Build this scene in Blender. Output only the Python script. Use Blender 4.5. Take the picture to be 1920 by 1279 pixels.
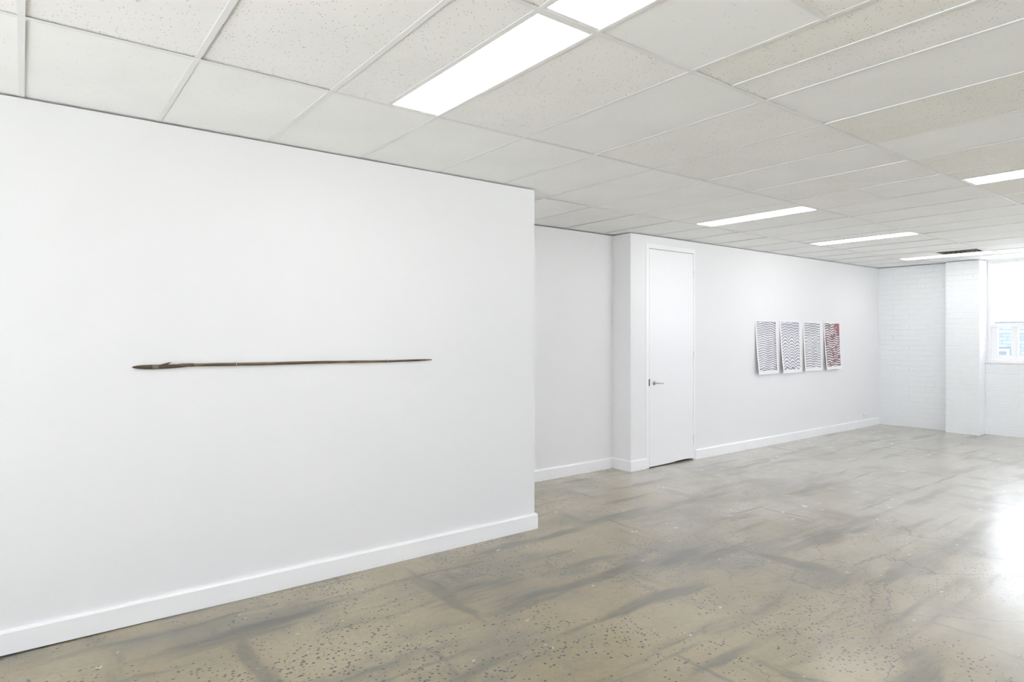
import bpy, math, random
from mathutils import Vector
random.seed(7)
for o in list(bpy.data.objects): bpy.data.objects.remove(o, do_unlink=True)
S = bpy.context.scene
COL = S.collection

# ------------------------------------------------------------------ camera, world, exposure
CAM_H = 1.546; YAW = math.radians(52.48); FPX = 1194.0
cd = bpy.data.cameras.new('camera'); cam = bpy.data.objects.new('camera', cd); COL.objects.link(cam)
cam.location = (0, 0, CAM_H); cam.rotation_euler = (math.pi/2, 0, YAW - math.pi/2)
cd.sensor_fit = 'HORIZONTAL'; cd.sensor_width = 36; cd.lens = 36*FPX/1920
cd.shift_y = -10.7/1920; cd.clip_start = 0.05; cd.clip_end = 200
S.camera = cam

SKY = 6.2            # overcast daylight outside the window
PANEL = 10.5          # glow of the ceiling light panels
w = bpy.data.worlds.new('overcast_sky'); S.world = w; w.use_nodes = True
bg = w.node_tree.nodes['Background']; bg.inputs[0].default_value = (0.87, 0.895, 1.0, 1); bg.inputs[1].default_value = SKY
sl_ = bpy.data.lights.new('sun', 'SUN'); sl_.energy = 42; sl_.angle = math.radians(3); sl_.color = (1, .97, .93)
sun = bpy.data.objects.new('sun', sl_); COL.objects.link(sun); sun.rotation_euler = (math.radians(-36), 0, 0)   # added: high over the door side, lights the paving so it brightens the ceiling
vs = S.view_settings; vs.view_transform = 'Standard'; vs.look = 'None'; vs.gamma = 1; vs.exposure = -0.04; vs.use_curve_mapping = False
S.cycles.max_bounces = 7; S.cycles.diffuse_bounces = 6; S.cycles.glossy_bounces = 3; S.cycles.transparent_max_bounces = 8; S.cycles.sample_clamp_indirect = 10

# ------------------------------------------------------------------ mesh helpers
class MB:
    def __init__(s): s.v = []; s.f = []
    def box(s, x0, x1, y0, y1, z0, z1):
        b = len(s.v)
        s.v += [(x0,y0,z0),(x1,y0,z0),(x1,y1,z0),(x0,y1,z0),(x0,y0,z1),(x1,y0,z1),(x1,y1,z1),(x0,y1,z1)]
        s.f += [tuple(b+i for i in q) for q in ((0,3,2,1),(4,5,6,7),(0,1,5,4),(1,2,6,5),(2,3,7,6),(3,0,4,7))]
        return s
    def tube(s, pts, radii, n=12, sq=(1,1)):
        """tube through pts; radii per point; sq scales the ring sideways / upwards"""
        b = len(s.v); P = [Vector(p) for p in pts]
        for i, p in enumerate(P):
            t = (P[min(i+1, len(P)-1)] - P[max(i-1, 0)]).normalized()
            up = Vector((0,0,1)) if abs(t.z) < .95 else Vector((0,1,0))
            a = t.cross(up).normalized(); c = a.cross(t).normalized()
            r = radii[i] if isinstance(radii, (list, tuple)) else radii
            ra, rc = (r if isinstance(r, (list, tuple)) else (r, r))
            for k in range(n):
                g = 2*math.pi*k/n; q = p + a*math.cos(g)*ra*sq[0] + c*math.sin(g)*rc*sq[1]
                s.v.append(tuple(q))
        m = len(P)
        for i in range(m-1):
            for k in range(n):
                k2 = (k+1) % n
                s.f.append((b+i*n+k, b+i*n+k2, b+(i+1)*n+k2, b+(i+1)*n+k))
        s.f.append(tuple(b+k for k in reversed(range(n)))); s.f.append(tuple(b+(m-1)*n+k for k in range(n)))
        return s
    def mesh(s, name):
        me = bpy.data.meshes.new(name); me.from_pydata(s.v, [], s.f); me.update(); return me
    def build(s, name, mat, parent=None, smooth=False, bevel=0, seg=2):
        return obj(name, s.mesh(name), mat, parent, smooth, bevel, seg)

def obj(name, me, mat, parent=None, smooth=False, bevel=0, seg=2, loc=None):
    o = bpy.data.objects.new(name, me); COL.objects.link(o)
    if mat and not me.materials: me.materials.append(mat)
    if smooth:
        for p in me.polygons: p.use_smooth = True
    if bevel:
        m = o.modifiers.new('bevel', 'BEVEL'); m.width = bevel; m.segments = seg; m.limit_method = 'ANGLE'
    if parent: o.parent = parent
    if loc: o.location = loc
    return o
def empty(name, loc=(0,0,0)):
    o = bpy.data.objects.new(name, None); COL.objects.link(o); o.location = loc; o.empty_display_size = .1; return o
def tag(o, label, cat, group=None):
    o['label'] = label; o['category'] = cat
    if group: o['group'] = group
    return o
def struct(o, label=None, cat=None):
    o['kind'] = 'structure'
    if label: o['label'] = label
    if cat: o['category'] = cat
    return o

# ------------------------------------------------------------------ material helpers
class NT:
    def __init__(s, name):
        s.m = bpy.data.materials.new(name); s.m.use_nodes = True
        s.t = s.m.node_tree; s.b = s.t.nodes['Principled BSDF']; s.out = s.t.nodes['Material Output']
    def n(s, typ, **kw):
        x = s.t.nodes.new(typ)
        for k, v in kw.items(): setattr(x, k, v)
        return x
    def set(s, sock, v):
        if isinstance(v, bpy.types.NodeSocket): s.t.links.new(v, sock)
        elif v is not None:
            if isinstance(v, (tuple, list)) and len(v) == 3 and sock.type == 'RGBA': v = (*v, 1)
            sock.default_value = v
    def p(s, **kw):
        names = dict(color='Base Color', rough='Roughness', metal='Metallic', spec='Specular IOR Level', normal='Normal', coat='Coat Weight', coat_rough='Coat Roughness')
        for k, v in kw.items(): s.set(s.b.inputs[names[k]], v)
    def M(s, op, a, b=0.0, c=None, clamp=False):
        x = s.n('ShaderNodeMath', operation=op, use_clamp=clamp)
        s.set(x.inputs[0], a); s.set(x.inputs[1], b)
        if c is not None: s.set(x.inputs[2], c)
        return x.outputs[0]
    def add(s, *a):
        r = a[0]
        for q in a[1:]: r = s.M('ADD', r, q)
        return r
    def mul(s, *a):
        r = a[0]
        for q in a[1:]: r = s.M('MULTIPLY', r, q)
        return r
    def step(s, v, lo, hi, a=0.0, b=1.0):
        x = s.n('ShaderNodeMapRange', interpolation_type='SMOOTHSTEP')
        s.set(x.inputs[0], v); s.set(x.inputs[1], lo); s.set(x.inputs[2], hi); s.set(x.inputs[3], a); s.set(x.inputs[4], b)
        return x.outputs[0]
    def coord(s, which='Object'):
        return s.n('ShaderNodeTexCoord').outputs[which]
    def map(s, v, scale=(1,1,1), loc=(0,0,0), rot=0):
        x = s.n('ShaderNodeMapping'); s.set(x.inputs[0], v)
        x.inputs['Location'].default_value = loc; x.inputs['Scale'].default_value = scale; x.inputs['Rotation'].default_value = (0,0,rot)
        return x.outputs[0]
    def noise(s, v, scale, detail=3, rough=.5, dist=0):
        x = s.n('ShaderNodeTexNoise'); s.set(x.inputs['Vector'], v)
        x.inputs['Scale'].default_value = scale; x.inputs['Detail'].default_value = detail
        x.inputs['Roughness'].default_value = rough; x.inputs['Distortion'].default_value = dist
        return x.outputs[0]
    def vor(s, v, scale, feature='F1', rnd=1.0):
        x = s.n('ShaderNodeTexVoronoi', feature=feature); s.set(x.inputs['Vector'], v)
        x.inputs['Scale'].default_value = scale; x.inputs['Randomness'].default_value = rnd
        return x.outputs['Distance'], (x.outputs['Color'] if feature == 'F1' else None)
    def mix(s, f, a, b, mode='MIX'):
        x = s.n('ShaderNodeMix', data_type='RGBA', blend_type=mode)
        s.set(x.inputs[0], f); s.set(x.inputs[6], a); s.set(x.inputs[7], b); return x.outputs[2]
    def sep(s, v):
        x = s.n('ShaderNodeSeparateXYZ'); s.set(x.inputs[0], v); return x.outputs
    def bump(s, h, strength=.3, dist=.01):
        x = s.n('ShaderNodeBump'); x.inputs['Strength'].default_value = strength; x.inputs['Distance'].default_value = dist
        s.set(x.inputs['Height'], h); return x.outputs[0]

def plain(name, col, rough=.5, metal=0, spec=.5, bump=None):
    t = NT(name); t.p(color=col, rough=rough, metal=metal, spec=spec)
    if bump:
        sc, st, di = bump; t.p(normal=t.bump(t.noise(t.coord(), sc, 4), st, di))
    return t.m

WALLC = (0.80, 0.80, 0.807)
m_wall = plain('white_wall_paint', WALLC, .55, spec=.35, bump=(60, .06, .002))
m_trim = plain('white_gloss_trim_paint', (.87,.87,.88), .3)
m_door = plain('white_door_enamel', (.85,.85,.865), .35, bump=(8, .05, .004))
m_brick = plain('white_painted_brick', (.825,.84,.85), .45, bump=(45, .35, .004))
m_mortar = plain('white_painted_mortar', (.825,.84,.85), .6, bump=(60, .4, .004))
m_dark = plain('dark_void', (.02,.02,.02), .9)
m_slab = plain('dark_concrete_slab', (.10,.10,.10), .9)
m_tee = plain('white_enamelled_steel', (.79,.79,.785), .38)
m_frame = plain('white_powder_coat', (.80,.80,.80), .35)
m_chrome = plain('satin_chrome', (.55,.55,.56), .22, 1)
m_darkmetal = plain('dark_bronze_metal', (.05,.05,.05), .4, .7)
m_plastic = plain('white_plastic', (.82,.82,.81), .3)

def emit_mat(name, col, st):
    t = NT(name); t.b.inputs['Base Color'].default_value = (.9,.9,.9,1)
    t.b.inputs['Emission Color'].default_value = (*col, 1); t.b.inputs['Emission Strength'].default_value = st
    return t.m
m_glow = emit_mat('lit_opal_diffuser', (.99, .98, 1.0), PANEL)

def tile_mat(name, col, dots, dark):
    t = NT(name); c = t.coord()
    g = t.noise(c, 2.2, 3)
    base = t.mix(t.step(g, .3, .7), tuple(x*.965 for x in col), col)
    d, rc = t.vor(c, 75); rs = t.sep(rc)
    pin = t.mul(t.step(d, .16, .26, 1, 0), t.step(rs[0], 1-dots, 1-dots+.05))
    d2, rc2 = t.vor(c, 26)
    pin2 = t.mul(t.step(d2, .09, .14, 1, 0), t.step(t.sep(rc2)[1], 1-dots*.5, 1-dots*.5+.05))
    k = t.M('MAXIMUM', pin, pin2)
    t.p(color=t.mix(t.mul(k, .75), base, dark), rough=.85, spec=.2, normal=t.bump(t.add(t.noise(c, 180, 2), t.mul(k, -1.5)), .15, .002))
    return t.m
m_tiles = {
 'b': tile_mat('ceiling_tile_speckled_beige', (.86,.85,.82), .55, (.42,.38,.31)),
 'g': tile_mat('ceiling_tile_speckled_grey', (.885,.88,.872), .45, (.46,.43,.39)),
 's': tile_mat('ceiling_tile_smooth_grey', (.885,.89,.89), .10, (.58,.57,.55)),
 'w': tile_mat('ceiling_tile_smooth_white', (.90,.903,.905), .12, (.6,.6,.58)),
}

def floor_mat():
    t = NT('polished_patchy_concrete'); c = t.coord()
    wob = t.n('ShaderNodeVectorMath', operation='SCALE')
    nz = t.n('ShaderNodeTexNoise'); t.set(nz.inputs['Vector'], c); nz.inputs['Scale'].default_value = 2.5; nz.inputs['Detail'].default_value = 3
    t.set(wob.inputs[0], nz.outputs['Color']); wob.inputs['Scale'].default_value = .12
    va = t.n('ShaderNodeVectorMath', operation='ADD'); t.set(va.inputs[0], c); t.set(va.inputs[1], wob.outputs[0]); cw = va.outputs[0]
    tan = (.275, .213, .095); tan2 = (.35, .285, .155); olive = (.055, .048, .030); grey = (.125, .107, .068)
    base = t.mix(t.step(t.noise(c, 1.1, 4), .35, .65), tan, tan2)
    base = t.mix(t.mul(t.step(t.noise(c, 30, 4, .7), .3, .7), .28), base, grey)
    # far floor: pale cement film plus the windows' sheen painted into the colour
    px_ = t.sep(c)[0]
    cement_sheen = t.step(t.add(px_, t.mul(t.M('SUBTRACT', t.noise(c, .9, 4, .6), .5), 4.0)), 3.2, 7.0)
    base = t.mix(t.mul(cement_sheen, .75), base, (.47, .445, .39))
    # broad grey patches of old glue
    pa = t.step(t.noise(t.map(cw, (.75, 1.35, 1)), 1.15, 5, .62), .43, .66)
    base = t.mix(t.mul(pa, t.M('SUBTRACT', .78, t.mul(cement_sheen, .45))), base, grey)
    # trowelled smears running along and across the room
    s1 = t.step(t.noise(t.map(cw, (.55, 3.6, 1), (3,1,0), .06), 1.25, 4, .55), .51, .68)
    s2 = t.step(t.noise(t.map(cw, (3.8, .7, 1), (7,4,0), -.08), 1.1, 4, .55), .56, .71)
    sm = t.M('MAXIMUM', s1, t.mul(s2, .8))
    base = t.mix(t.mul(sm, t.M('SUBTRACT', .72, t.mul(cement_sheen, .38))), base, olive)
    # ghost of the old floor tiles: thin smears on a broken grid
    br = t.n('ShaderNodeTexBrick'); t.set(br.inputs['Vector'], t.map(cw, (1,1,1), (.2,.45,0)))
    br.inputs['Scale'].default_value = 1.0; br.inputs['Mortar Size'].default_value = .022; br.inputs['Mortar Smooth'].default_value = .9
    br.inputs['Brick Width'].default_value = .92; br.inputs['Row Height'].default_value = .62
    gl = t.mul(br.outputs['Fac'], t.step(t.noise(c, .9, 3), .5, .66))
    base = t.mix(t.mul(gl, .6), base, olive)
    # exposed dark aggregate in patches
    av = t.map(cw, (1, 1.0, 1))
    d, rc = t.vor(t.map(c, (1,1.25,1)), 42); rs = t.sep(rc)
    patch = t.step(t.noise(t.map(c,(1,1,1),(2.3,.7,0)), 1.5, 3, .6), .41, .60)
    size = t.add(.13, t.mul(rs[1], .25))
    dist = t.add(d, t.mul(t.M('SUBTRACT', t.noise(c, 130, 2), .5), .22))
    spk = t.mul(t.step(t.M('SUBTRACT', dist, size), -.03, .05, 1, 0), t.step(t.M('SUBTRACT', rs[0], t.M('SUBTRACT', 1.0, t.mul(patch, .85))), -.01, .02))
    d3, rc3 = t.vor(c, 95); r3 = t.sep(rc3)
    spk2 = t.mul(t.step(d3, .18, .30, 1, 0), t.step(r3[0], .72, .76), t.step(t.noise(t.map(c,(1,1,1),(5,5,0)), 1.4, 3), .42, .62))
    spk = t.mul(t.M('MAXIMUM', spk, t.mul(spk2, .7)), t.M('SUBTRACT', 1.0, t.mul(sm, .75)), t.M('SUBTRACT', 1.0, t.mul(cement_sheen, .85)))
    base = t.mix(t.mul(spk, .96), base, (.016, .015, .013))
    # paint and plaster spots
    d4, rc4 = t.vor(c, 1.9); wsp = t.mul(t.step(d4, .012, .02, 1, 0), t.step(t.sep(rc4)[2], .55, .6))
    base = t.mix(wsp, base, (.7,.7,.68))
    # cracks, mostly towards the window side
    e1, _ = t.vor(t.map(cw, (.85, 1.25, 1), (.3,.2,0)), 1.15, 'DISTANCE_TO_EDGE')
    nz2 = t.n('ShaderNodeTexNoise'); t.set(nz2.inputs['Vector'], c); nz2.inputs['Scale'].default_value = 14; nz2.inputs['Detail'].default_value = 3
    w2 = t.n('ShaderNodeVectorMath', operation='SCALE'); t.set(w2.inputs[0], nz2.outputs['Color']); w2.inputs['Scale'].default_value = .10
    va2 = t.n('ShaderNodeVectorMath', operation='ADD'); t.set(va2.inputs[0], c); t.set(va2.inputs[1], w2.outputs[0])
    e1, _ = t.vor(t.map(va2.outputs[0], (.8, 1.25, 1), (.35,.1,0)), 1.5, 'DISTANCE_TO_EDGE')
    xyz = t.sep(c)
    side = t.M('SUBTRACT', t.mul(xyz[0], .75), xyz[1])          # grows towards the windows
    cm = t.mul(t.step(t.add(side, t.mul(t.noise(c, 1.2, 2), 1.2)), .35, 1.35), t.step(t.noise(t.map(c,(1,1,1),(9,2,0)), 1.1, 2), .40, .50), t.step(xyz[0], 5.0, 6.4, 1, 0))
    crack = t.mul(t.step(e1, .0035, .009, 1, 0), cm)
    base = t.mix(t.mul(crack, .8), base, (.09, .07, .05))
    rough = t.add(.30, t.mul(t.noise(c, 3.0, 5, .65), .22), t.mul(sm, .07))
    h = t.add(t.mul(t.noise(c, 7, 3), .5), t.mul(crack, -1.2), t.mul(spk, -.12), t.mul(t.noise(c, 45, 3), .14))
    t.p(color=base, rough=rough, spec=.7, normal=t.bump(h, .20, .01), coat=.95, coat_rough=t.add(.11, t.mul(t.noise(c, 9, 4, .65), .24)))
    t.b.inputs['Coat IOR'].default_value = 1.75
    return t.m
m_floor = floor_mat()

def wood_mat():
    t = NT('oiled_dark_wood'); c = t.coord()
    g = t.noise(t.map(c, (3, 60, 60)), 1.6, 4, .6)
    col = t.mix(t.step(g, .35, .68), (.042,.026,.013), (.16,.098,.045))
    col = t.mix(t.mul(t.step(t.noise(t.map(c,(4,30,30)), 1.2, 2), .56, .72), .55), col, (.30,.19,.085))
    t.p(color=col, rough=.32, normal=t.bump(g, .2, .003)); return t.m
m_wood = wood_mat()
m_blade = plain('weathered_dark_blade_wood', (.075,.055,.03), .38, bump=(90, .2, .002))
m_wire = plain('pale_wire', (.55,.5,.42), .35, .5)

def glass_mat():
    t = NT('window_glass'); t.t.nodes.remove(t.b)
    tr = t.n('ShaderNodeBsdfTransparent'); tr.inputs[0].default_value = (.96,.98,.98,1)
    gl = t.n('ShaderNodeBsdfGlossy'); gl.inputs['Roughness'].default_value = .02
    lw = t.n('ShaderNodeFresnel'); lw.inputs[0].default_value = 1.45
    mx = t.n('ShaderNodeMixShader'); t.set(mx.inputs[0], t.mul(lw.outputs[0], .8)); t.set(mx.inputs[1], tr.outputs[0]); t.set(mx.inputs[2], gl.outputs[0])
    t.set(t.out.inputs[0], mx.outputs[0]); return t.m
m_glass = glass_mat()

# ------------------------------------------------------------------ the shell
C = 2.715; GAP = .007
YW, YA, YD, XB = 3.937, 5.186, 4.912, 11.82
XW1, XPIL = 3.25, 5.47
X0, X1, Y0, Y1 = -3.0, 12.35, -4.0, 5.45
ZT = C + .42
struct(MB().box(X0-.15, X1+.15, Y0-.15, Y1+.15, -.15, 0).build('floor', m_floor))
ceiling = struct(MB().box(X0-.15, X1+.15, Y0-.15, Y1+.15, ZT-.12, ZT).build('ceiling', m_slab))
struct(MB().box(X0, XW1, YW, YW+.125, 0, C-GAP).build('wall_left', m_wall))
struct(MB().box(X0, XPIL+.02, YA, Y1, 0, C-GAP).build('wall_alcove', m_wall))
DX0, DX1, DZ = 5.785, 6.612, 2.556
struct(MB().box(XPIL, DX0-.012, YD, Y1, 0, C-GAP).box(DX1+.012, X1, YD, Y1, 0, C-GAP).box(DX0-.012, DX1+.012, YD, Y1, DZ+.012, C-GAP)
       .box(DX0-.012, DX1+.012, YD+.25, Y1, 0, DZ+.012).build('wall_door', m_wall))
struct(MB().box(X0-.15, X1+.15, Y1, Y1+.15, 0, ZT-.12).build('wall_outer', m_slab))
# two unseen sides behind the photographer; their glazing is added to brighten the room
def added_glazing_wall(name, axis, p0, p1, a0, a1, zt, openings, first):
    """solid wall between planes p0..p1 (along the other axis a0..a1) with glazed openings (b0, b1, z0, z1, panes)"""
    mb = MB()
    bx = (lambda m, q0, q1, b0, b1, z0, z1: m.box(q0, q1, b0, b1, z0, z1)) if axis == 'x' else (lambda m, q0, q1, b0, b1, z0, z1: m.box(b0, b1, q0, q1, z0, z1))
    last = a0
    for (b0, b1, z0, z1, n) in openings:
        bx(mb, p0, p1, last, b0, 0, zt); bx(mb, p0, p1, b0, b1, 0, z0); bx(mb, p0, p1, b0, b1, z1, zt); last = b1
    bx(mb, p0, p1, last, a1, 0, zt)
    struct(mb.build(name, m_wall))
    for i, (b0, b1, z0, z1, n) in enumerate(openings):
        e = struct(empty('window_%d' % (first+i))); c = (p0+p1)/2; t = .05  # unseen window, added for its daylight
        fr = MB(); bx(fr, c-.03, c+.03, b0, b0+t, z0, z1); bx(fr, c-.03, c+.03, b1-t, b1, z0, z1); bx(fr, c-.03, c+.03, b0+t, b1-t, z0, z0+t); bx(fr, c-.03, c+.03, b0+t, b1-t, z1-t, z1)
        fr.build('window_frame', m_trim, e)
        st = (b1-b0-2*t)/n
        for k in range(n):
            y = b0+t+st*k
            if k: bx(g := MB(), c-.03, c+.03, y-.02, y+.02, z0+t, z1-t); g.build('mullion', m_trim, e)
            g = MB(); bx(g, c-.003, c+.003, y+(.02 if k else 0), y+st-(.02 if k < n-1 else 0), z0+t, z1-t); g.build('pane', m_glass, e)
added_glazing_wall('wall_right', 'y', Y0-.15, Y0, X0-.15, X1+.15, ZT-.12, [(4.2, 7.2, .9, 2.62, 3), (7.9, 10.9, .9, 2.62, 3)], 3)
added_glazing_wall('wall_near', 'x', X0-.15, X0, Y0, Y1, ZT-.12, [(-3.4, 3.6, .12, 2.66, 5)], 5)

# ---- back wall of painted brick: recessed field, pier, dwarf wall under the window
PX, PY0, PY1 = 11.665, 3.385, 3.845            # pier face and sides
UX, UZ = 11.925, 1.115                          # wall under the window
WY0 = 1.25                                      # far side of the first window opening
BH, BL, J = .086, .238, .006
def brick_mesh(l, d, hgt, name):
    b = .003; x, y, z = d, l/2, hgt/2
    v = [(0,-y,-z),(0,y,-z),(0,y,z),(0,-y,z), (-x+b,-y,-z),(-x+b,y,-z),(-x+b,y,z),(-x+b,-y,z), (-x,-y+b,-z+b),(-x,y-b,-z+b),(-x,y-b,z-b),(-x,-y+b,z-b)]
    f = [(0,4,5,1),(1,5,6,2),(2,6,7,3),(3,7,4,0),(4,8,9,5),(5,9,10,6),(6,10,11,7),(7,11,8,4),(8,11,10,9)]
    me = bpy.data.meshes.new(name); me.from_pydata(v, [], f); me.update(); me.materials.append(m_brick); return me
BM = {}
def brick(l, parent, x, y, z, hgt=None, rot=0):
    key = (round(l, 3), round(hgt or BH-J, 3))
    if key not in BM: BM[key] = brick_mesh(key[0], .0034, key[1], 'brick')
    o = bpy.data.objects.new('brick', BM[key]); COL.objects.link(o); o.parent = parent
    r = random.Random(int(y*977+z*7919+x*31))
    o.location = (x + (r.uniform(-.0013,.0013) if rot == 0 else 0), y + (r.uniform(-.0012,.0012) if rot else 0), z)
    o.rotation_euler = (r.uniform(-.003,.003), 0, rot + r.uniform(-.003,.003))
def lay(parent, x, ya, yb, ztop, start=0.0, rot=0, fixed=None):
    n = int(math.ceil(ztop/BH))
    for i in range(n):
        z0 = i*BH; z1 = min((i+1)*BH, ztop)
        if z1 - z0 < .03: continue
        off = (0 if i % 2 else .12) + start
        y = yb; first = True
        while y - ya > .02:
            l = BL+J if not first else ((BL+J) - off if off else BL+J)
            first = False
            l = min(l, y - ya)
            if l > .03:
                cy = y - l/2
                if fixed is None: brick(round(l-J, 3), parent, x, cy, (z0+z1)/2, round(z1-z0-J, 3))
                else: brick(round(l-J, 3), parent, cy, fixed, (z0+z1)/2, round(z1-z0-J, 3), rot)
            y -= l
TOPZ = C - GAP
wb = struct(MB().box(XB+.004, X1, PY1, Y1, 0, TOPZ).build('wall_back', m_mortar))
lay(wb, XB+.0042, PY1, YD, TOPZ)
wp = struct(MB().box(PX+.004, X1, PY0+.004, PY1-.002, 0, TOPZ).build('wall_pier', m_mortar))
lay(wp, PX+.0042, PY0, PY1, TOPZ, .0)
# bricks on the window side of the pier (its return)
for i in range(int(math.ceil(TOPZ/BH))):
    z0 = i*BH; z1 = min(z0+BH, TOPZ); l = UX - PX if z0 < UZ else .354
    if z1 - z0 > .03: brick(round(l-J-.006, 3), wp, PX+.006+(l-.006)/2, PY0+.0045, (z0+z1)/2, round(z1-z0-J, 3), math.pi/2)
wu = struct(MB().box(UX+.004, X1, WY0, PY0+.004, 0, UZ).build('wall_dwarf', m_mortar))
lay(wu, UX+.0042, WY0, PY0, UZ, .06)
# the rest of that wall, out of the picture: second pier, second window, end
struct(MB().box(PX, X1, .80, WY0, 0, TOPZ).box(UX, X1, -1.3, .80, 0, UZ).box(XB, X1, Y0, -1.3, 0, TOPZ).build('wall_back_end', m_mortar))
struct(MB().box(UX, X1+.15, Y0, Y1, TOPZ, ZT-.12).build('wall_back_lintel', m_mortar))

def window(n, ya, yb, muls):
    """timber window in the opening ya..yb (yb is the pier side)"""
    e = struct(empty('window_%d' % n, (12.06, (ya+yb)/2, UZ)))
    oy, oz = (ya+yb)/2, UZ
    def part(name, mat, *boxes, bevel=.004):
        mb = MB()
        for b in boxes: mb.box(b[0]-12.06, b[1]-12.06, b[2]-oy, b[3]-oy, b[4]-oz, b[5]-oz)
        return mb.build(name, mat, e, bevel=bevel)
    zt = TOPZ; zb = UZ+.035
    part('window_sill', m_trim, (UX-.012, 12.03, ya, yb-.001, UZ, zb))
    part('window_frame', m_trim, (12.02,12.10,yb-.045,yb+.003,zb,C), (12.02,12.10,ya,ya+.045,zb,zt), (12.02,12.10,ya+.045,yb-.045,zt-.05,zt), (12.02,12.10,ya+.045,yb-.045,zb,zb+.03))
    tz0, tz1 = 1.672, 1.735
    part('transom', m_trim, (12.02,12.10,ya+.045,yb-.045,tz0,tz1))
    part('sash', m_trim, (12.035,12.085,yb-.125,yb-.045,zb+.03,tz0), (12.035,12.085,ya+.045,ya+.125,zb+.03,tz0), (12.035,12.085,ya+.125,yb-.125,zb+.03,zb+.085))
    for my in muls: part('mullion', m_trim, (12.035,12.085,my-.045,my+.045,zb+.085,tz0))
    edges = [yb-.125] + sum([[m+.045, m-.045] for m in muls], []) + [ya+.125]
    for k in range(0, len(edges), 2): part('pane', m_glass, (12.058,12.062,edges[k+1],edges[k],zb+.085,tz0), bevel=0)
    part('pane', m_glass, (12.058,12.062,ya+.045,yb-.045,tz1,zt-.05), bevel=0)
    return e
window(1, WY0, PY0, [3.045, 2.20])
window(2, -1.3, .80, [-.20])

# ------------------------------------------------------------------ baseboards
BBH, BBT = .121, .02
def baseboard(name, pts, lift=None):
    """profile swept on a polyline (wall foot), room on the right-hand side of the path"""
    prof = [(0,0),(BBT,0),(BBT,BBH-.012),(BBT-.007,BBH),(0,BBH)]
    v, f = [], []; n = len(prof); P = [Vector((p[0], p[1], 0)) for p in pts]
    for i, p in enumerate(P):
        ns = []
        if i > 0: d = (P[i]-P[i-1]).normalized(); ns.append(Vector((d.y, -d.x, 0)))
        if i < len(P)-1: d = (P[i+1]-P[i]).normalized(); ns.append(Vector((d.y, -d.x, 0)))
        nn = ns[0] if len(ns) == 1 else (ns[0]+ns[1])/(1+ns[0].dot(ns[1]))
        for (o, z) in prof:
            q = p + nn*o; v.append((q.x, q.y, z + (lift[i] if lift and z == 0 else 0)))
    for i in range(len(P)-1):
        for k in range(n):
            k2 = (k+1) % n; f.append((i*n+k, i*n+k2, (i+1)*n+k2, (i+1)*n+k))
    f.append(tuple(range(n))); f.append(tuple((len(P)-1)*n+k for k in reversed(range(n))))
    me = bpy.data.meshes.new(name); me.from_pydata(v, [], f); me.update()
    return struct(obj(name, me, m_trim))
baseboard('baseboard_left', [(X0, YW), (-.2, YW), (1.0, YW), (XW1, YW), (XW1, YW+.125)], [.008,.007,0,0,0])
baseboard('baseboard_alcove', [(X0, YA), (XPIL, YA), (XPIL, YD), (DX0-.058, YD)])
baseboard('baseboard_door', [(DX1+.035, YD), (XB+.002, YD)], [0, 0])

# ------------------------------------------------------------------ door
d1 = struct(empty('door_1', (DX0, YD, 0)))
def dpart(name, mat, *boxes, bevel=.002, parent=None, **kw):
    mb = MB()
    for b in boxes: mb.box(b[0]-DX0, b[1]-DX0, b[2]-YD, b[3]-YD, b[4], b[5])
    return mb.build(name, mat, parent or d1, bevel=bevel, **kw)
dpart('door_frame', m_trim, (DX0-.058, DX0-.004, YD-.006, YD+.11, 0, DZ+.06), (DX1+.004, DX1+.036, YD-.006, YD+.11, 0, DZ+.06), (DX0-.004, DX1+.004, YD-.006, YD+.11, DZ+.005, DZ+.06))
# leaf, cut ragged along its foot
zs = [(0,.010),(.25,.012),(.45,.016),(.52,.024),(.7,.026),(.8,.02),(DX1-DX0,.016)]
v = []; f = []
for yy in (-.004, .034):
    v += [(x, yy, z) for x, z in zs] + [(DX1-DX0, yy, DZ), (0, yy, DZ)]
nn = len(zs)+2
f.append(tuple(range(nn))); f.append(tuple(nn+k for k in reversed(range(nn))))
for k in range(nn): f.append((k, nn+k, nn+(k+1) % nn, (k+1) % nn))
me = bpy.data.meshes.new('door_leaf'); me.from_pydata(v, [], f); me.update()
obj('door_leaf', me, m_door, d1, bevel=.0015)
dpart('door_gap_dark', m_dark, (DX0-.012, DX1+.012, YD+.12, YD+.245, .001, DZ), bevel=0)  # black block stands in for the darkness behind the door gaps
dpart('strike_plate', m_darkmetal, (DX0-.012, DX0+.006, YD-.0075, YD-.003, .955, 1.035), bevel=.001)
hx, hz_ = .083, .987
hd = MB().tube([(hx, -.004, hz_), (hx, -.009, hz_), (hx, -.012, hz_)], [.027, .027, .023], 24).build('door_handle', m_chrome, d1, smooth=False, bevel=.0012)
hd['label'] = 'satin chrome lever handle on a round rose'
MB().tube([(hx, -.010, hz_), (hx, -.05, hz_)], [.011, .010], 16).build('handle_neck', m_chrome, hd, smooth=True)
MB().tube([(hx-.008, -.05, hz_), (hx+.02, -.054, hz_), (hx+.06, -.056, hz_-.003), (hx+.105, -.052, hz_-.008), (hx+.122, -.049, hz_-.010)], [.0105, .010, .0085, .0075, .005], 12, (1, .9)).build('lever', m_chrome, hd, smooth=True)
for z in (2.30, 1.29, .262):
    g = MB().tube([(DX1-DX0+.006, -.010, z-.05), (DX1-DX0+.006, -.010, z+.05)], [.0065, .0065], 12).build('hinge', m_trim, d1, smooth=False)
    MB().tube([(DX1-DX0+.006, -.010, z+.05), (DX1-DX0+.006, -.010, z+.056)], [.004, .003], 10).build('hinge_pin', m_chrome, g)

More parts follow.
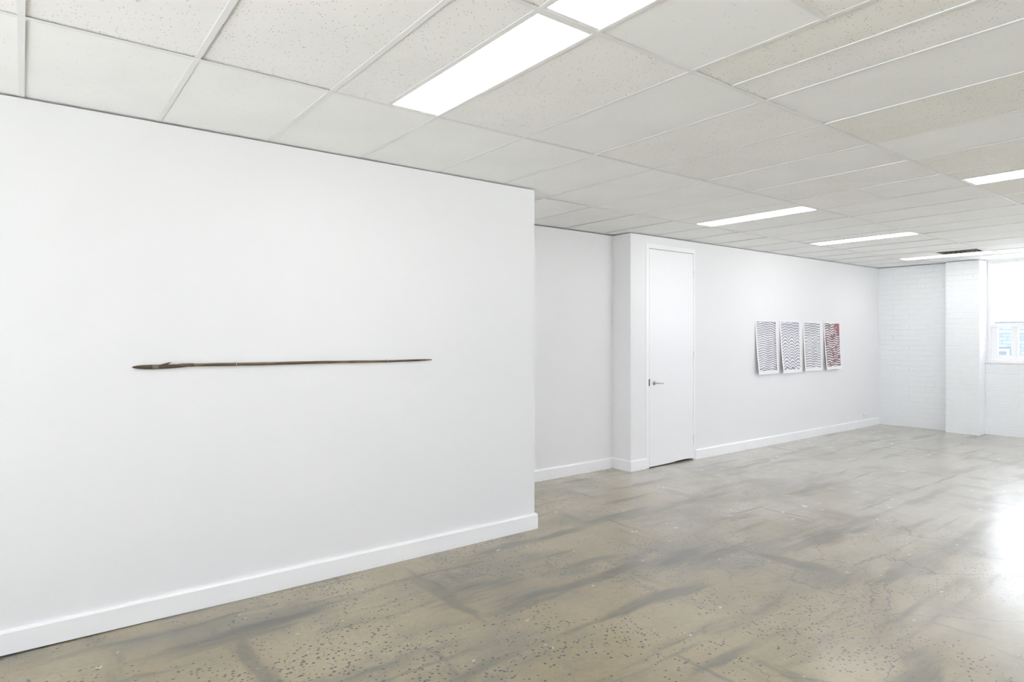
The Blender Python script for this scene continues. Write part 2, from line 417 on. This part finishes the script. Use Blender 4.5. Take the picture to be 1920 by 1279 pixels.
# ------------------------------------------------------------------ ceiling grid
GX, GP = 2.3524, .5894
col = lambda k: GX + GP*k
R = [1.754 + 1.2*(k-1) for k in range(-4, 5)]            # row lines; R[k+4] is row k
row = lambda k: 1.754 + 1.2*(k-1)                         # row 1: 1.754..2.954, row 2: ..4.154, row 3: ..5.35
TW = .024
lights = {}                                              # (row, left index) of each half-width light
for rk, k in ((1,-1.5),(0,-1.5),(2,5.5),(2,9.5),(0,5.5),(0,9.5),(0,13.5),(-2,-1.5),(-2,5.5),(-2,9.5),(-2,13.5),(0,-6.5)): lights[(rk, k)] = 1
L4 = (10.655, 10.945)                                    # the panel beside the vent sits off the module
kind_of = {}
for k, c_ in zip(range(-9, 17), 'gggggggggsggsgwswwwwwwwwww'): kind_of[(1, k)] = c_
for k in range(-9, 17): kind_of[(2, k)] = 'w'; kind_of[(3, k)] = 'w'
kind_of[(2,-4)] = kind_of[(2,-3)] = 'w'
r0 = {-3:'g',-2:'g',-1:'s',0:'b',.5:'g',1:'w',2:'b',3:'w',4:'b',5:'b',6:'b',7:'b',8:'s',9:'s',10:'s'}
TM = {}
def tile(x0, x1, y0, y1, kd, edge=False):
    cx, cy = (x0+x1)/2, (y0+y1)/2; lx, ly = round(x1-x0-.005, 3), round(y1-y0-.005, 3)
    key = (lx, ly, kd)
    if key not in TM:
        mb = MB().box(-lx/2, lx/2, -ly/2, ly/2, 0, .014); me = mb.mesh('ceiling_tile'); me.materials.append(m_tiles[kd]); TM[key] = me
    o = bpy.data.objects.new('ceiling_tile', TM[key]); COL.objects.link(o); o.parent = ceiling
    r = random.Random(int(cx*1013 + cy*7717))
    o.location = (cx, cy, C + .0024 + r.uniform(0, .0042))
    o.rotation_euler = (r.uniform(-.0022, .0022), r.uniform(-.004, .004), 0)
    if r.random() < .5 and abs(lx-GP) < .01: o.rotation_euler.z = math.pi
def tee(x0, x1, y0, y1, z=0):
    mb = MB(); cx, cy = (x0+x1)/2, (y0+y1)/2; lx, ly = (x1-x0)/2, (y1-y0)/2
    key = ('tee', round(lx, 3), round(ly, 3))
    if key not in TM:
        mb.box(-lx, lx, -ly, ly, 0, .0015)
        if lx > ly: mb.box(-lx, lx, -.001, .001, .0015, .035)
        else: mb.box(-.001, .001, -ly, ly, .0015, .035)
        me = mb.mesh('grid_tee'); me.materials.append(m_tee); TM[key] = me
    o = bpy.data.objects.new('grid_tee', TM[key]); COL.objects.link(o); o.parent = ceiling; o.location = (cx, cy, C - .0005 + z)
KMIN, KMAX = -9, 16
for rk in range(-3, 4):
    y0 = max(row(rk), Y0+.004); y1 = min(row(rk+1), Y1-.004)
    if y1 - y0 < .1: continue
    cross = set()
    for k in range(KMIN, KMAX+1):
        x0, x1 = max(col(k), X0+.004), min(col(k+1), X1 - .02)
        if x1 - x0 < .05: continue
        kd = kind_of.get((rk, k), r0.get(k, random.choice('bgsw')) if rk == 0 else random.choice('bgsw'))
        cross.add(k+1)
        if rk == 2 and k == 13:                      # vent tile: leave room for vent
            tile(x0, 10.19, y0, y1, 'w'); tile(10.19, L4[0], 3.56, y1, 'w'); continue
        if rk == 2 and k == 14:
            tile(L4[1], x1, y0, y1, 'w'); continue
        half = [(rk, k+.5) in lights, (rk, float(k)) in lights]
        xm = (x0+x1)/2
        if half[0]:
            tile(x0, xm, y0, y1, kd); cross.add(k+.5)
        elif rk == 0 and k == 0:
            tile(x0, xm, y0, y1, 'b'); tile(xm, x1, y0, y1, 'g'); cross.add(.5)
        elif rk == 0 and k == -1:
            ym = 1.161; tile(x0, x1, ym, y1, 's'); tile(x0, x1, y0, ym, 'b'); tee(x0+TW/2, x1-TW/2, ym-TW/2, ym+TW/2)
        elif rk == 1 and k == 5:
            ym = 2.375; tile(x0, x1, ym, y1, 'g'); tile(x0, x1, y0, ym, 's'); tee(x0+TW/2, x1-TW/2, ym-TW/2, ym+TW/2)
        else: tile(x0, x1, y0, y1, kd)
    for k in sorted(cross):
        x = col(k)
        if rk == 2 and k == 14: continue
        if x < X0+.05 or x > X1-.05: continue
        tee(x-TW/2, x+TW/2, y0+TW/2, y1-TW/2, .0002)
    # main runner along the row line, in stock lengths
    if rk > -3:
        xs = [X0+.01, .6, 4.2, 7.8, X1-.03]
        for a, b in zip(xs, xs[1:]): tee(a, b, y0-TW/2, y0+TW/2)
tee(10.19-TW/2, 10.19+TW/2, row(2)+TW/2, row(3)-TW/2)
tee(L4[1]-.003, L4[1]+TW-.003, row(2)+TW/2, row(3)-TW/2)

# ------------------------------------------------------------------ ceiling lights
def ceiling_light(x0, x1, y0, y1, label):
    cx, cy = (x0+x1)/2, (y0+y1)/2
    e = tag(empty('ceiling_light', (cx, cy, C)), label, 'ceiling light', 'ceiling light panels')
    a, b = (x1-x0)/2-.003, (y1-y0)/2-.003; t = .011; ta, tb = .0135, .024
    MB().box(-a, -a+ta, -b, b, .0012, .03).box(a-ta, a, -b, b, .0012, .03).box(-a+ta, a-ta, -b, -b+tb, .0012, .03).box(-a+ta, a-ta, b-tb, b, .0012, .03).box(-a, a, -b, b, .03, .06).build('light_frame', m_frame, e)
    MB().box(-a+ta, a-ta, -b+tb, b-tb, .004, .010).build('diffuser', m_glow, e)
    return e
lab = {(1,-1.5):'large bright rectangular ceiling panel beside the white wall that carries the spear',
 (0,-1.5):'bright ceiling panel touching end to end the one beside the spear wall',
 (2,5.5):'slim lit ceiling panel straight in front of the white door',
 (2,9.5):'slim lit ceiling panel in front of the grey wave print by the door side',
 (0,5.5):'lit ceiling panel in line with the one before the door, farther into the room'}
for (rk, k) in lights:
    ceiling_light(col(k), col(k+.5), max(row(rk), Y0+.01), row(rk+1), lab.get((rk, k), 'lit ceiling panel in the open part of the room away from the door wall'))
ceiling_light(L4[0], L4[1], row(2), row(3), 'slim lit ceiling panel alongside the dark louvred air vent')
# unseen light added in the passage, sized to brighten the alcove and pillar
# (its own hanging height: fixed under the tiles)
e = tag(empty('passage_fill_light', (2.15, 4.62, C-.001)), 'added unseen surface mounted light panel in the passage behind the spear wall', 'ceiling light')
MB().box(-.95, .95, -.3, .3, -.045, 0).build('light_body', m_frame, e, bevel=.004)
MB().box(-.92, .92, -.27, .27, -.055, -.045).build('diffuser', m_glow, e)

# ------------------------------------------------------------------ air vent
vx0, vx1, vy0, vy1 = 10.205, L4[0]-.012, 2.985, 3.545
e = tag(empty('air_vent', ((vx0+vx1)/2, (vy0+vy1)/2, C)), 'square ceiling air vent with dark gaps between its louvres, beside a lit panel', 'air vent')
a, b = (vx1-vx0)/2, (vy1-vy0)/2
MB().box(-a, -a+.022, -b, b, .0012, .012).box(a-.022, a, -b, b, .0012, .012).box(-a+.022, a-.022, -b, -b+.022, .0012, .012).box(-a+.022, a-.022, b-.022, b, .0012, .012).build('vent_frame', m_frame, e)
MB().box(-a+.002, a-.002, -b+.002, b-.002, .07, .08).box(-a+.002,-a+.006,-b+.002,b-.002,.012,.07).box(a-.006,a-.002,-b+.002,b-.002,.012,.07).box(-a+.006,a-.006,-b+.002,-b+.006,.012,.07).box(-a+.006,a-.006,b-.006,b-.002,.012,.07).build('vent_box', m_darkmetal, e)
m_slat = plain('dusty_brown_louvre', (.20,.155,.09), .5, .3)
sl = MB().box(-a+.024, a-.024, -.0012, .0012, -.014, .014).mesh('louvre'); sl.materials.append(m_slat)
ns = 9
for i in range(ns):
    o = obj('louvre', sl, None, e); o.location = (0, -b+.05+(2*b-.1)*i/(ns-1), .018); o.rotation_euler = (math.radians(-38), 0, 0)

# ------------------------------------------------------------------ spear on the wall
sp0 = Vector((.46, YW-.012, 1.38))
sp = tag(empty('spear', sp0), 'long thin dark wooden spear with a barbed blade, hung level on the white wall', 'spear')
L = 1.835
def shaft_z(x):       # slight natural bends
    return -.002 + .0015*math.sin(x*3.1+.4) + .0012*math.sin(x*7.3) - .003*x
pts, rad = [], []
n = 56
for i in range(n+1):
    x = .225 + (L-.225)*i/n
    r = .0088 if x < .95 else .0088 - (x-.95)*.0030
    if x > L-.06: r *= max(.62, (L-x)/.06)
    r *= 1 + .05*math.sin(x*31) + .03*math.sin(x*77)
    pts.append((x, 0, shaft_z(x))); rad.append(r)
MB().tube(pts, rad, 14).build('shaft', m_wood, sp, smooth=True)
# flat leaf blade
bp, br = [], []
for x, hh in ((0,.0015),(.008,.0055),(.025,.009),(.06,.0118),(.10,.0128),(.14,.0122),(.175,.0118),(.21,.0105),(.25,.0088),(.275,.006)):
    bp.append((x, -.002, -.004 - .002*math.sin(x*14))); br.append((min(.0055, hh*.6), hh))
bl = MB().tube(bp, br, 14).build('blade', m_blade, sp, smooth=True); bl['label'] = 'flat dark leaf-shaped blade'
MB().tube([(.135,-.003,.000),(.155,-.004,.006),(.172,-.005,.012),(.186,-.005,.0175)], [(.0035,.007),(.0035,.006),(.003,.0045),(.0012,.0012)], 10).build('barb', m_blade, bl, smooth=True)
bd = MB()
for i in range(8):
    x = .245 + i*.007; bd.tube([(x, 0, shaft_z(x)), (x+.003, 0, shaft_z(x)), (x+.006, 0, shaft_z(x))], [.0090,.0104,.0090], 12)
bd.build('binding', m_blade, sp, smooth=True)
for i in range(4):        # pale engraved strokes on the blade
    x = .098 + i*.0075
    MB().box(x, x+.0022, -.0095, -.0070, -.014, .0045).build('engraved_mark', m_wire, bl)
for x, label in ((.525, 'thin pale wire loop tying the spear to the wall near its blade'), (1.49, 'thin pale wire loop tying the spear to the wall near its plain tail')):
    r = .0102 if x < 1 else .0088; z = shaft_z(x)
    pts = [(x, .012, z+r+.001)] + [(x, -math.sin(g)*r, z + math.cos(g)*r) for g in [math.pi*k/10 for k in range(11)]] + [(x, .012, z-r-.001)]
    hk = MB().tube(pts, .0016, 8).build('wire_loop', m_wire, None, smooth=True)
    hk.location = sp0; tag(hk, label, 'wire loop', 'wire loops holding the spear')

# ------------------------------------------------------------------ four unframed prints
def print_mat(kind):
    t = NT('wave_print_ink_%d' % kind)
    uv = t.n('ShaderNodeUVMap').outputs[0]; xyz = t.sep(uv); u, v = xyz[0], xyz[1]
    mx0, mx1, my0, my1 = .065, .93, .065, .975
    a = t.M('DIVIDE', t.M('SUBTRACT', u, mx0), mx1-mx0); b = t.M('DIVIDE', t.M('SUBTRACT', v, my0), my1-my0)
    TAU = 2*math.pi
    sin = lambda q: t.M('SINE', q)
    nz = lambda sc, det=2, off=0: t.M('SUBTRACT', t.noise(t.map(uv, (1,1.3,1), (off,off*1.7,0)), sc, det), .5)
    # slightly ragged edge of the printed field
    rg = t.mul(nz(22, 2, 3), .02)
    inside = t.mul(t.step(t.add(a, rg), -.006, .006), t.step(t.add(a, rg), .994, 1.006, 1, 0), t.step(t.add(b, rg), -.006, .006), t.step(t.add(b, rg), .994, 1.006, 1, 0))
    bell = lambda q, c0, wd: t.M('EXPONENT', t.mul(-1.0, t.M('POWER', t.M('DIVIDE', t.M('SUBTRACT', q, c0), wd), 2.0)))
    paper = (.84,.84,.85)
    if kind == 1:
        d = t.add(t.mul(sin(t.add(t.mul(a, TAU*2.15), .9, t.mul(nz(2.2), 3.0))), .0125), t.mul(a, a, .03), t.mul(nz(3.5,2,1), .055))
        N, thr = 22, .30; ink = (.21,.185,.25); ink2 = (.13,.03,.05)
        thick = t.add(t.mul(bell(b, 0, .05), -.8), t.mul(bell(b, 1, .05), -.5), t.mul(t.M('POWER', t.M('ABSOLUTE', a), 9.0), -1.1), t.mul(nz(4,2,5), .9))
        tint = t.mul(t.step(a, .72, .98), t.step(nz(6,2,8), -.02, .12)); wash = t.step(nz(3.2,2,9), -.05, .15, .02, .25)
    elif kind == 2:
        arch = t.M('ABSOLUTE', sin(t.add(t.mul(a, math.pi*2.85), -.25, t.mul(nz(1.8), 1.0))))
        amp = t.add(.02, t.mul(bell(b, .68, .17), .05), t.mul(bell(b, .28, .18), .055), t.mul(bell(b, .06, .06), .03))
        d = t.add(t.mul(t.mul(arch, amp), -1.0), t.mul(nz(5,1,1), .028), t.mul(a, a, .05))
        N, thr = 16, .22; ink = (.24,.21,.29); ink2 = (.20,.15,.20)
        thick = t.add(t.mul(nz(4,2,5), .6), t.mul(bell(b, .02, .05), -.4)); tint = t.step(b, .1, .0)
        wash = t.add(.02, t.mul(t.step(b, .62, .95), .26))
    elif kind == 3:
        amp = t.add(.010, t.mul(bell(b, .50, .13), .062))
        d = t.add(t.mul(sin(t.add(t.mul(a, TAU*2.55), .2, t.mul(nz(2.0), 1.6))), amp), t.mul(a, .035), t.mul(nz(4,2,1), .03))
        N, thr = 19, .25; ink = (.23,.20,.26); ink2 = (.17,.06,.10)
        thick = t.add(t.mul(nz(4,2,5), .8), t.mul(bell(b, 1, .08), -.4)); tint = t.mul(t.step(b, .14, .02), t.step(a, .5, .1)); wash = t.step(nz(3.2,2,9), -.05, .15, .02, .22)
    else:
        d = t.add(t.mul(sin(t.add(t.mul(a, TAU*2.3), 2.0, t.mul(nz(2.5), 3.5))), .013), t.mul(a, t.add(.02, t.mul(b, .05))), t.mul(nz(5,2,1), .05))
        N, thr = 18, -.3; ink = (.12,.05,.075); ink2 = (.27,.035,.045)
        blob = t.M('MAXIMUM', t.step(nz(5,2,12), .07, .12), t.step(t.add(a, b, t.mul(nz(7,2,2), .9)), 1.62, 1.68))
        thick = t.add(t.mul(nz(5,2,5), 2.2), t.mul(blob, -2.0)); tint = t.add(t.mul(blob, .8), t.mul(t.step(nz(4,2,15), -.05, .15), .5)); wash = .04
    ph = t.mul(t.add(b, d), float(N)*TAU)
    lv = t.M('COSINE', ph)
    th = t.add(thr, thick)
    ln = t.step(t.M('SUBTRACT', lv, th), -.22, .22)
    fac = t.mul(t.M('MAXIMUM', t.mul(ln, .85), wash), inside)
    t.p(color=t.mix(fac, paper, t.mix(tint, ink, ink2)), rough=.7, spec=.25)
    return t.m
prints = [
 (7.985, 8.545, 1.004, 1.757, .050, .018, 'unframed paper print of gentle grey wavy lines with dark reddish line ends, nearest the door'),
 (8.612, 9.190, 1.000, 1.757, .052, .016, 'unframed paper print of mauve-grey nested arches between two wavy line prints'),
 (9.262, 9.812, 1.004, 1.752, .028, .014, 'unframed paper print of grey lines folding into a meander at mid height'),
 (9.886, 10.430, 1.008, 1.752, .044, .022, 'unframed paper print of dense dark red-brown waves, nearest the brick wall'),
]
for i, (xa, xb, za, zb, cl, cr, label) in enumerate(prints):
    nu, nv = 16, 22; wd, hh = xb-xa, zb-za; v, f, uvs = [], [], []
    for j in range(nv+1):
        for k in range(nu+1):
            s_, q = k/nu, j/nv
            low = (1-q)**1.5
            off = low*(cl*(1-s_)**1.4 + cr*s_**2 + .010) + .0015 + .004*math.sin(s_*math.pi)*(1-q)
            v.append((s_*wd, -off, q*hh)); uvs.append((s_, q))
    m = (nu+1)*(nv+1)
    v += [(x, y-.0006, z) for x, y, z in v]
    for j in range(nv):
        for k in range(nu):
            a_ = j*(nu+1)+k; q = (a_, a_+1, a_+nu+2, a_+nu+1)
            f.append(tuple(m+x for x in q)); f.append(tuple(reversed(q)))
    ring = [k for k in range(nu+1)] + [j*(nu+1)+nu for j in range(1, nv+1)] + [nv*(nu+1)+k for k in range(nu-1, -1, -1)] + [j*(nu+1) for j in range(nv-1, 0, -1)]
    for x in range(len(ring)):
        p0, p1 = ring[x], ring[(x+1) % len(ring)]; f.append((p0, p1, m+p1, m+p0))
    me = bpy.data.meshes.new('paper_print'); me.from_pydata(v, [], f); me.update()
    ul = me.uv_layers.new(name='UVMap')
    for lp in me.loops: ul.data[lp.index].uv = uvs[lp.vertex_index % m]
    for p in me.polygons: p.use_smooth = False
    paper_back = None
    o = obj('paper_print', me, print_mat(i+1)); o.location = (xa, YD, za)
    tag(o, label, 'print', 'prints on the door wall')

# ------------------------------------------------------------------ power outlet by the far corner
e = tag(empty('power_outlet', (11.30, YD, .19)), 'small white double power outlet low on the wall above the baseboard', 'power outlet')
MB().box(-.058, .058, -.011, 0, -.037, .037).build('cover_plate', m_plastic, e, bevel=.003)
for sx in (-.03, .03):
    g = MB().box(sx-.018, sx+.018, -.0125, -.011, -.026, .012).build('socket', m_plastic, e, bevel=.0008)
    MB().box(sx-.009, sx-.006, -.0129, -.0124, -.004, .006).box(sx+.006, sx+.009, -.0129, -.0124, -.004, .006).box(sx-.0015, sx+.0015, -.0129, -.0124, -.020, -.012).build('slot', m_dark, g)
    MB().box(sx-.006, sx+.006, -.0155, -.011, .019, .031).build('switch', m_plastic, e, bevel=.001)

# ------------------------------------------------------------------ outside the window
def facade_mat():
    t = NT('pale_grey_facing_brick'); c = t.coord()
    br = t.n('ShaderNodeTexBrick'); 
    x = t.sep(c); cb = t.n('ShaderNodeCombineXYZ'); t.set(cb.inputs[0], x[1]); t.set(cb.inputs[1], x[2])
    t.set(br.inputs['Vector'], cb.outputs[0]); br.inputs['Scale'].default_value = 1; br.inputs['Brick Width'].default_value = .24; br.inputs['Row Height'].default_value = .086
    br.inputs['Mortar Size'].default_value = .006
    br.inputs['Color1'].default_value = (.095,.115,.135,1); br.inputs['Color2'].default_value = (.12,.14,.16,1); br.inputs['Mortar'].default_value = (.06,.075,.095,1)
    t.p(color=br.outputs['Color'], rough=.8); return t.m
m_fac = facade_mat(); m_conc = plain('pale_render', (.22,.24,.25), .8, bump=(12,.2,.01)); m_pane = plain('dark_window_glass', (.05,.07,.09), .1)
m_ground = plain('pale_concrete_paving', (.68,.68,.67), .9, bump=(30,.3,.01))
struct(MB().box(-40, 60, -40, 45, -.5, -.3).build('ground_outside', m_ground))
def building(name, loc, size, label, rows):
    e = tag(empty(name, loc), label, 'building'); dx, dy, dz = size
    MB().box(0, dx, -dy/2, dy/2, 0, dz).build('wall', m_fac, e)
    MB().box(-.10, dx+.1, -dy/2-.1, dy/2+.1, dz, dz+.16).build('coping', m_conc, e, bevel=.01)
    for z, hgt in rows:
        MB().box(-.06, 0, -dy/2, dy/2, z-.09, z-.01).build('ledge', m_conc, e)
        k = 0; y = -dy/2+.6
        while y < dy/2-1.4:
            g = MB().box(-.03, .02, y, y+.06, z, z+hgt).box(-.03, .02, y+.94, y+1, z, z+hgt).box(-.03, .02, y+.06, y+.94, z, z+.06).box(-.03, .02, y+.06, y+.94, z+hgt-.06, z+hgt).build('window', m_conc, e)
            MB().box(-.006, .003, y+.06, y+.94, z+.06, z+hgt-.06).build('pane', m_pane, g)
            y += 1.75
    return e
building('neighbour_building', (19.0, 5.3, -.3), (6, 9, 2.18), 'low pale grey brick building seen outside the window', [(.9, .62)])
building('far_building', (30.0, 2.5, -.3), (8, 9, 6.0), 'taller brick building standing behind the low one outside the window', [(1.2,1.3),(3.6,1.3)])
cb = MB().tube([(15.0, 0.0+10*k/20, 1.62 + .10*(1-(k/10-1)**2)*-1 + .012*k) for k in range(21)], .014, 8).build('overhead_cable', plain('pale_cable_sheath', (.8,.8,.8), .5), None, smooth=True)
tag(cb, 'thin pale cable strung outside the window', 'cable')
